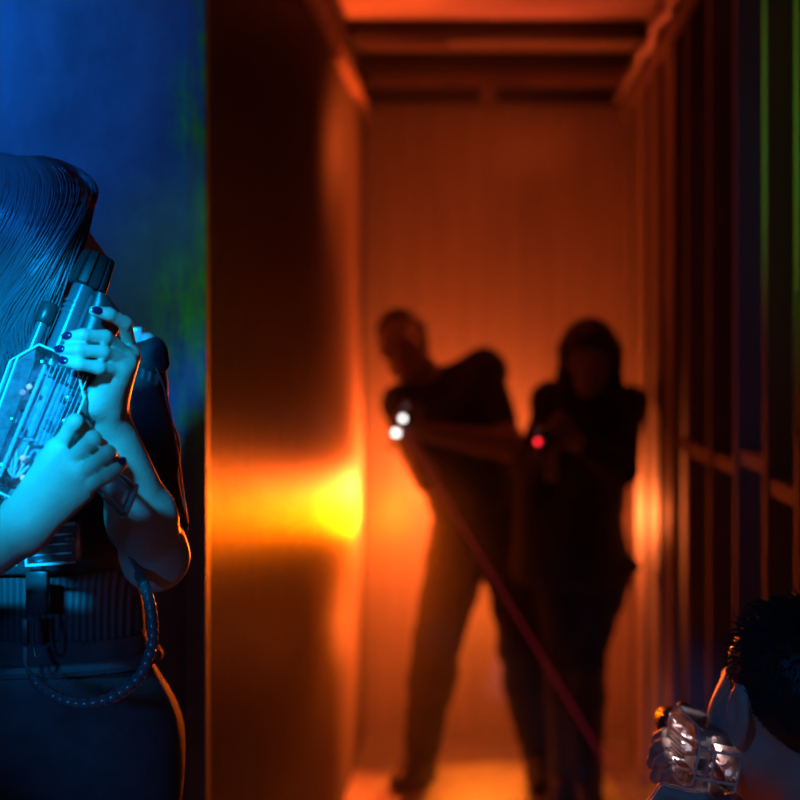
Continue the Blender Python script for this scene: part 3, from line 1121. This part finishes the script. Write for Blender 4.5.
def back_woman():
    hc = P(590, 360, 5.02)
    H, _ = head_prims(hc, (-.12, -1, -.05), (.02, 0, 1), .97)
    neck = P(592, 398, 5.06)
    shR, shL = P(556, 403, 5.05), P(629, 405, 5.07)
    chest, waist, pelvis = P(590, 440, 5.08), P(580, 503, 5.10), P(583, 556, 5.12)
    hipR, hipL = P(563, 572, 5.12), P(604, 572, 5.12)
    elR, elL = P(526, 468, 4.96), P(622, 470, 4.93)
    wrR, wrL = P(552, 448, 4.80), P(574, 442, 4.78)
    T = torso_prims(chest, waist, pelvis, shL, shR, hipL, hipR, neck, hc, .88)
    A = arm_prims(shR, elR, wrR, (.042, .035, .036, .025), 'R') + arm_prims(shL, elL, wrL, (.042, .035, .036, .025), 'L')
    HR = grip_hand(wrR, (-.1, -.9, .4), (.8, -.2, .1), (0, -.3, 1), .92)
    HL = grip_hand(wrL, (-.75, -.6, .3), (-.3, -.3, .9), (-.3, -1, 0), .92)
    L = leg_prims(hipR, P(567, 662, 5.02), P(568, 779, 5.12), P(560, 806, 4.97), (.084, .054, .056, .040)) + \
        leg_prims(hipL, P(583, 662, 5.0), P(584, 779, 5.08), P(590, 808, 4.94), (.084, .054, .056, .040))
    body = solid('person', T + H + A + HR + HL + L, .006, M_skin_dim)
    tag(body, 'silhouetted woman with long straight hair at the corridor end, red light on her gun', 'person')
    puff = [ell(P(546, 399, 5.05), (.036, .045, .038), None, .04), ell(P(632, 404, 5.06), (.033, .045, .036), None, .04)]
    flare = [cap(P(541, 465, 5.07), P(540, 560, 5.10), .06, .08, .04), cap(P(576, 520, 5.10), P(570, 566, 5.12), .13, .165, .04), ell(P(624, 566, 5.10), (.042, .05, .02), None, .03)]
    aR, aL = unit(wrR - elR), unit(wrL - elL)
    cuffed = arm_prims(shR, elR, wrR - aR * .045, (.042, .035, .036, .027)) + arm_prims(shL, elL, wrL - aL * .045, (.042, .035, .036, .027))
    solid('jacket', only(T, 'torso', 'hips') + cuffed + puff + flare, .008, M_black, body, grow=.012, wrinkle=.004, wfreq=20, seed=1,
          cuts=[((583 / 1600, 0, P(583, 590, 5.1)[2]), (-.1, 0, -1))])
    vest = solid('laser_vest', only(T, 'torso'), .008, M_vest, body, grow=.032, wrinkle=.002, seed=3, cuts=[((0, 0, waist[2] - .03), (0, 0, -1)), (neck + [0, 0, -.01], (0, 0, 1)), (shL, unit(shL - shR)), (shR, unit(shR - shL))])
    mb = MB()
    mb.box(P(600, 470, 4.93), (.09, .03, .08), bevel=.01)
    mb.build('sensor_box', M_gblack, vest)
    solid('trousers', only(T, 'torso', 'hips') + only(L, 'leg'), .008, M_black, body, grow=.010, wrinkle=.003, seed=6,
          cuts=[(pelvis + [0, 0, .06], (0, 0, 1)), ((0, 0, .46), (0, 0, -1))])
    shoes(L, .008, M_shoe, body, 'boot', tags=('leg', 'foot'), grow=.017, cuts=[((0, 0, .475), (0, 0, 1)), ((0, 0, .004), (0, 0, -1))])
    h = [ell(hc + [0, .012, .040], (.090, .105, .098), None, .02)]
    for s in (-1, 1):
        h.append(cap(hc + [s * .062, .0, .02], hc + [s * .078, -.03, -.16], .042, .032, .03))
    h.append(rbox(hc + [0, .075, -.07], (.094, .035, .14), .03, None, .04))
    solid('hair', h, .006, M_darkhair, body, wrinkle=.003, wfreq=70,
          cuts=[lambda p: np.minimum(.03 * (1 - ((p[..., 0] - hc[0]) / .036) ** 2 - ((p[..., 2] - hc[2] + .055) / .062) ** 2), (hc[1] - .02) - p[..., 1])])
    return body, wrR, wrL


# ================================================================== the man crouching at the right
def right_man():
    hc = P(795, 709, 1.93)
    f = unit((-.36, .93, -.10))
    u = unit((.02, .03, 1))
    H, hq = head_prims(hc, f, u, 1.08)
    H += [ell(hq(-.054, .036, -.022), (.022, .040, .055), np.stack([np.cross(f, u), f, u], 1), .03, 'head'), ell(hq(.054, .036, -.022), (.022, .040, .055), np.stack([np.cross(f, u), f, u], 1), .03, 'head')]
    neck = hc + np.array([.055, -.06, -.145])
    chest = hc + np.array([.10, -.12, -.36])
    shL, shR = hc + np.array([-.08, -.16, -.235]), hc + np.array([.26, .02, -.235])
    waist, pelvis = hc + np.array([.12, -.16, -.56]), hc + np.array([.12, -.16, -.68])
    hipL, hipR = pelvis + np.array([-.085, -.03, -.02]), pelvis + np.array([.085, .05, -.02])
    wrL = P(676, 814, 2.01)
    elL = P(705, 960, 1.86)
    wrR = P(730, 880, 1.83)
    elR = hc + np.array([.24, .10, -.48])
    T = torso_prims(chest, waist, pelvis, shL, shR, hipL, hipR, neck, hc, 1.02)
    A = arm_prims(shL, elL, wrL, (.05, .04, .042, .028), 'L') + arm_prims(shR, elR, wrR, (.05, .04, .042, .028), 'R')
    m = [P(668, 772, 2.08), P(669, 781, 2.06), P(672, 790, 2.045), P(677, 799, 2.03)]
    HL = palm(wrL, m, .0135)
    HL += finger([m[0], P(656, 751, 2.095), P(659, 738, 2.08), P(665, 733, 2.065)], .0096, .0076)
    HL += finger([m[1], P(654, 762, 2.065), P(658, 748, 2.05), P(665, 743, 2.04)], .0098, .0078)
    HL += finger([m[2], P(657, 776, 2.04), P(661, 762, 2.025), P(668, 757, 2.015)], .0096, .0076)
    HL += finger([m[3], P(664, 789, 2.015), P(667, 777, 2.0), P(673, 772, 1.99)], .0086, .0068)
    HL += finger([P(684, 806, 2.03), P(692, 794, 2.055), P(696, 784, 2.075)], .013, .009, .012)
    HR = grip_hand(wrR, (-.22, .35, .75), (-.9, .3, 0), (0, .3, 1))
    LG = leg_prims(hipL, (hipL[0] - .10, 2.12, .42), (hipL[0] - .06, 1.98, .09), (hipL[0] - .10, 2.16, .032), (.09, .06, .062, .042)) + \
        leg_prims(hipR, (hipR[0] + .02, 2.08, .085), (hipR[0] + .04, 1.66, .10), (hipR[0] + .04, 1.60, .035), (.09, .06, .055, .042))
    body = solid('person', T + H + A + HL + HR + LG, .003, M_skin)
    tag(body, 'dark-haired man crouching in the bottom right corner, seen from behind, holding a clear gun', 'person')
    aL, aR = unit(elL - shL), unit(elR - shR)
    solid('shirt', [q for q in T if q.tag in ('torso', 'hips')] + sleeves(shL, elL, .75, (.05, .042)) + sleeves(shR, elR, .75, (.05, .042)), .007, M_black, body, grow=.012, wrinkle=.003, wfreq=20, seed=1,
          cuts=[(neck + [.01, -.01, -.015], unit(hc - neck)), ((0, 0, pelvis[2] - .04), (0, 0, -1))])
    vest = solid('laser_vest', only(T, 'torso'), .007, M_vest, body, grow=.028, wrinkle=.002, seed=2, cuts=[(neck + [.02, -.02, -.05], unit(hc - neck)), ((0, 0, waist[2] - .02), (0, 0, -1))])
    solid('trousers', only(T, 'torso', 'hips') + only(LG, 'leg'), .007, M_denim, body, grow=.013, wrinkle=.005, wfreq=22, seed=8, cuts=[(pelvis + [0, 0, .07], (0, 0, 1)), ((0, 0, .012), (0, 0, -1))])
    shoes(LG, .007, M_shoe, body, grow=.010, cuts=[((0, 0, .004), (0, 0, -1))])
    # hair: short at the sides, longer tufts on top
    r = unit(np.cross(f, u))
    R = np.stack([r, f, u], 1)
    c0, rad = hc + R @ np.array([0, -.014, .034]) * 1.08, np.array([.0775, .0970, .0865]) * 1.08

    def hairline(p):
        q = (p - hc) @ R
        x, y, z = np.abs(q[..., 0]), q[..., 1], q[..., 2]
        front = y - (.062 + .0 * z) - np.minimum(0, z - .075) * .0
        side = np.where(y > -.03, .022 - z + np.maximum(0, y - .03) * .3, -.075 - z + np.maximum(0, y + .085) * 1.5)
        fore = np.where(z > .062, y - .088, y - .066)
        return np.maximum(side * .7, fore)
    sh = solid('tmp', [ell(c0, rad, R, .01)], .003, None, None, cuts=[hairline], wrinkle=.0012, wfreq=180)
    mb = MB()
    mb.bm.from_mesh(sh.data)
    sm = sh.data
    bpy.data.objects.remove(sh)
    bpy.data.meshes.remove(sm)
    g = np.random.default_rng(5)
    n = 0
    while n < 2600:
        v = unit(g.normal(size=3))
        p = c0 + R @ (v * rad)
        if hairline(p[None])[0] > -.004:
            continue
        n += 1
        topness = np.clip((v[2] - .1) / .6, 0, 1)
        L = .005 + .014 * topness * g.uniform(.4, 1.3)
        nr = R @ unit(v / rad)
        dirn = unit(nr * (.35 + .5 * topness) + R @ np.array([v[0] * .5, .55 * topness - .1, -.75 * (1 - topness)]) + g.normal(0, .14, 3))
        mid = p + dirn * L * .55
        end = mid + unit(dirn + R @ np.array([0, .3 * topness, -.45])) * L * .5
        mb.tube([p - nr * .002, mid, end], (.0011, .0008, .00015), 3, caps=False)
    for pts in ([P(752, 618, 1.93), P(742, 622, 1.93), P(735, 616, 1.935), P(733, 606, 1.94)], [P(756, 610, 1.92), P(745, 625, 1.92), P(737, 626, 1.925)],
                [P(760, 600, 1.92), P(748, 604, 1.92), P(742, 612, 1.92)]):
        mb.tube(cat(pts, 10), [.0013 * (1 - i / 11) + .0002 for i in range(11)], 4)
    me = bpy.data.meshes.new('hair')
    mb.bm.to_mesh(me)
    mb.bm.free()
    link('hair', me, M_darkhair, body)
    return body


fw = front_woman()
bm_, bmR, bmL = back_man()
bw_, bwR, bwL = back_woman()
rm = right_man()
for o in (fw, bm_, bw_, rm):
    rebase(o)
    o['group'] = 'players in the arena'

# ------------------------------------------------------------------ guns in their hands
GG = 'clear plastic laser guns'
O1 = P(40, 420, 1.69)
fwd = unit(P(95, 262, 1.735) - P(5, 480, 1.675))
laser_gun(frame(O1, fwd, (-.90, -.38, .35)), 'clear gun bathed in blue light, held upright by the woman at the left', GG)
c = P(408, 417, 4.97)
laser_gun(frame(c, unit((-.06, -1, -.02)), (.5, 0, .87)), 'gun with two white lamps aimed forward by the leaning man', GG, M_whiteled, True)
c = P(549, 441, 4.76)
laser_gun(frame(c, unit((-.22, -1, .0)), (.0, 0, 1)), 'gun with one small red lamp held at the chest of the silhouetted woman', GG, M_redled)
c = P(699, 755, 1.98)
laser_gun(frame(c, unit((-.11, .98, -.03)), (.2, 0, 1)), 'clear gun glowing pinkish white in the crouching man\'s hands', GG)

# the red beam from the man's gun to the floor
a, b = P(400, 424, 4.78), np.array([.535, 4.85, .0])
mb = MB()
b = P(650, 835, 4.72)
mb.tube([a, a + (b - a) * .5, b], .0028, 10)
o = mb.build('laser_beam', emitter('beam_red', (1, .03, .08), .13))
tag(o, 'thin dark red beam slanting from the leaning man\'s gun down to the floor', 'laser beam')

# coiled cord from the vest of the woman to her gun
pts = [P(25, 648, 1.84), P(27, 668, 1.82), P(45, 690, 1.79), P(75, 703, 1.77), P(108, 699, 1.77), P(138, 678, 1.78), P(152, 645, 1.79), P(151, 612, 1.80), P(144, 585, 1.815), P(132, 560, 1.84), P(118, 530, 1.82)]
path = cat(pts, 520)
mb = MB()
rs = []
acc_l = 0
for i, p in enumerate(path):
    if i:
        acc_l += np.linalg.norm(p - path[i - 1])
    t = i / len(path)
    on = min(1, max(0, (t - .13) / .02)) * min(1, max(0, (.86 - t) / .02))
    rs.append(.0026 + on * (.0022 + .0020 * abs(math.sin(acc_l * math.pi / .0105)) ** .35))
mb.tube(path, rs, 14)
o = mb.build('coiled_cord', M_cord, smooth=True)
tag(o, 'black coiled cord looping from the woman\'s vest in front of her bare waist', 'cord')

# pipes and fittings under the corridor's ceiling
mb = MB()
g = np.random.default_rng(4)
pts = [(XR - .03 + g.uniform(-.012, .012), y, ZT + .03 + g.uniform(-.015, .015)) for y in np.linspace(3.6, 5.95, 22)]
mb.tube(cat(pts, 200), [.017 + .007 * math.sin(i * .9) for i in range(201)], 12)
o = mb.build('foil_duct', M_pipe)
tag(o, 'crinkled shiny flexible duct running along the top of the right wall', 'duct')
e = empty('ceiling_sprinkler', (.03, 5.9, ZC), 'small fitting hanging from the ceiling near the back wall', 'fitting')
mb = MB()
mb.tube([(.03, 5.9, ZC), (.03, 5.9, 2.42)], .012, 10)
mb.build('pipe', M_pipe, e)
mb = MB()
mb.tube([(.03, 5.9, 2.42), (.03, 5.9, 2.40), (.03, 5.9, 2.37), (.03, 5.9, 2.365)], (.02, .035, .03, .01), 14)
mb.build('sprinkler_head', M_pipe, e)
# small dark board screwed on the nearest stud
e = empty('cover_board', (XR, 2.70, 1.3), 'narrow dark board fixed to the stud at the right edge of the picture', 'board')
mb = MB()
mb.box((XR - .002, 2.70, 1.427), (.005, .105, .25), bevel=.002)
mb.build('panel', M_panel, e)
mb = MB()
mb.box((XR - .003, 2.757, 1.427), (.007, .008, .25), bevel=.001)
mb.build('edge_strip', M_studw, e)
# ------------------------------------------------------------------ light
def point(name, loc, color, power, radius=.05):
    l = bpy.data.lights.new(name, 'POINT')
    l.color, l.energy, l.shadow_soft_size = color, power, radius
    o = bpy.data.objects.new(name, l)
    COL.objects.link(o)
    o.location = Vector(loc)
    return o


def spot(name, loc, target, color, power, angle, blend=.5, radius=.05):
    l = bpy.data.lights.new(name, 'SPOT')
    l.color, l.energy, l.shadow_soft_size = color, power, radius
    l.spot_size, l.spot_blend = math.radians(angle), blend
    o = bpy.data.objects.new(name, l)
    COL.objects.link(o)
    o.location = Vector(loc)
    o.rotation_euler = (Vector(target) - Vector(loc)).to_track_quat('-Z', 'Y').to_euler()
    return o


ORANGE = (1.0, .165, .035)
point('orange_lamp', (-.05, 5.72, .93), ORANGE, 12.5, .06)
spot('orange_wall_fill', (-.30, 5.88, .86), (-.434, 4.6, .86), (1, .135, .0), 500, 42, .9, .08)  # unseen spot added to make the bright blob on the left wall
spot('orange_strip_fill', (-.22, 5.84, .95), (-.834, 5.14, 1.0), (1, .11, .015), 165, 150, .3, .05)  # extra spot added to brighten the far strip of the left wall
spot('orange_upper_fill', (.38, 5.86, 2.22), (-.434, 5.36, 1.98), (1, .11, .015), 46, 62, .4, .12)  # added to carry the lit strip up the left wall, no fitting there
spot('orange_stud_fill', (.30, 5.84, .85), (.547, 5.1, .87), ORANGE, 40, 75, .8, .07)  # added to brighten the boards at the right wall's far end
spot('orange_low_fill', (.02, 5.84, .45), (-.434, 5.2, .40), (1, .13, .015), 34, 80, .7, .12)  # added to widen the lit strip low on the left wall
spot('orange_floor_fill', (.03, 5.9, .55), (.03, 4.9, 0), (1, .19, .012), 55, 80, .8, .05)  # added behind the legs to brighten the floor
spot('red_lamp', (.12, 5.35, 2.02), (.08, 4.85, 2.52), (1, .11, .035), 8.5, 96, .8, .08)
spot('blue_lamp', (-.62, .45, 1.95), (-.53, 1.72, 1.40), (0.0, .44, 1.0), 330, 16, .6, .05)
spot('blue_low_fill', (-.75, .40, 1.35), (-.46, 1.78, 1.07), (0.0, .3, 1.0), 20, 15, .8, .05)  # made-up spot that brings out the cord and the jeans' folds
spot('blue_hair_fill', (-.95, 1.0, 2.15), (-.62, 1.85, 1.60), (0.0, .22, 1.0), 78, 20, .7, .05)  # added to pick out the woman's hair in deeper blue
spot('blue_wall_lamp', (-1.12, 1.90, 2.02), (-.88, 2.55, 1.90), (0.0, .20, 1.0), 18, 72, 1.0, .08)
spot('blue_man_fill', (-.35, .9, 1.75), (.27, 1.86, .99), (.0, .30, 1.0), 5.5, 22, .8, .05)  # invisible fill added for the crouching man alone
spot('green_lamp', (-.40, 3.85, 1.95), (.547, 2.72, 1.9), (.10, 1.0, .08), 11, 46, .8, .04)
spot('green_edge_fill', (-.30, 1.5, 2.2), (-.462, 2.55, 1.56), (.15, 1.0, .03), 4.5, 17, .9, .05)  # extra green spot added to brighten the painted board's edge
GM = [o for o in bpy.data.objects if o.name == 'laser_gun.003'][0].matrix_world
point('gun_lamp', GM @ Vector((.03, .012, .024)), (1, .70, .68), .10, .004)
point('gun_lamp', GM @ Vector((-.035, .0, .022)), (1, .70, .68), .04, .004)

w = bpy.data.worlds.new('world')
scene.world = w
w.use_nodes = True
w.node_tree.nodes['Background'].inputs[0].default_value = (.62, .42, .75, 1)
w.node_tree.nodes['Background'].inputs[1].default_value = .034

# smoke hanging in the corridor
hz = bpy.data.materials.new('smoke')
hz.use_nodes = True
nt = hz.node_tree
nt.nodes.clear()
vs = nt.nodes.new('ShaderNodeVolumeScatter')
vs.inputs['Color'].default_value = (.9, .85, .8, 1)
vs.inputs['Density'].default_value = .035
vs.inputs['Anisotropy'].default_value = .35
out = nt.nodes.new('ShaderNodeOutputMaterial')
nt.links.new(vs.outputs[0], out.inputs['Volume'])
mb = MB()
mb.box(((XL + XR) / 2, (3.95 + YB) / 2, 1.26), (XR - XL - .01, YB - 3.95 - .01, 2.50))
o = mb.build('smoke', hz, None, smooth=False)
tag(o, 'thin smoke hanging in the orange lit corridor', 'smoke', kind='stuff')

scene.view_settings.view_transform = 'Standard'
scene.view_settings.look = 'None'
scene.view_settings.exposure = 0
scene.view_settings.gamma = 1
scene.cycles.sample_clamp_indirect = 4
scene.cycles.volume_step_rate = 1
scene.cycles.caustics_reflective = False
scene.cycles.caustics_refractive = False
scene.cycles.max_bounces = 10
scene.cycles.transparent_max_bounces = 16
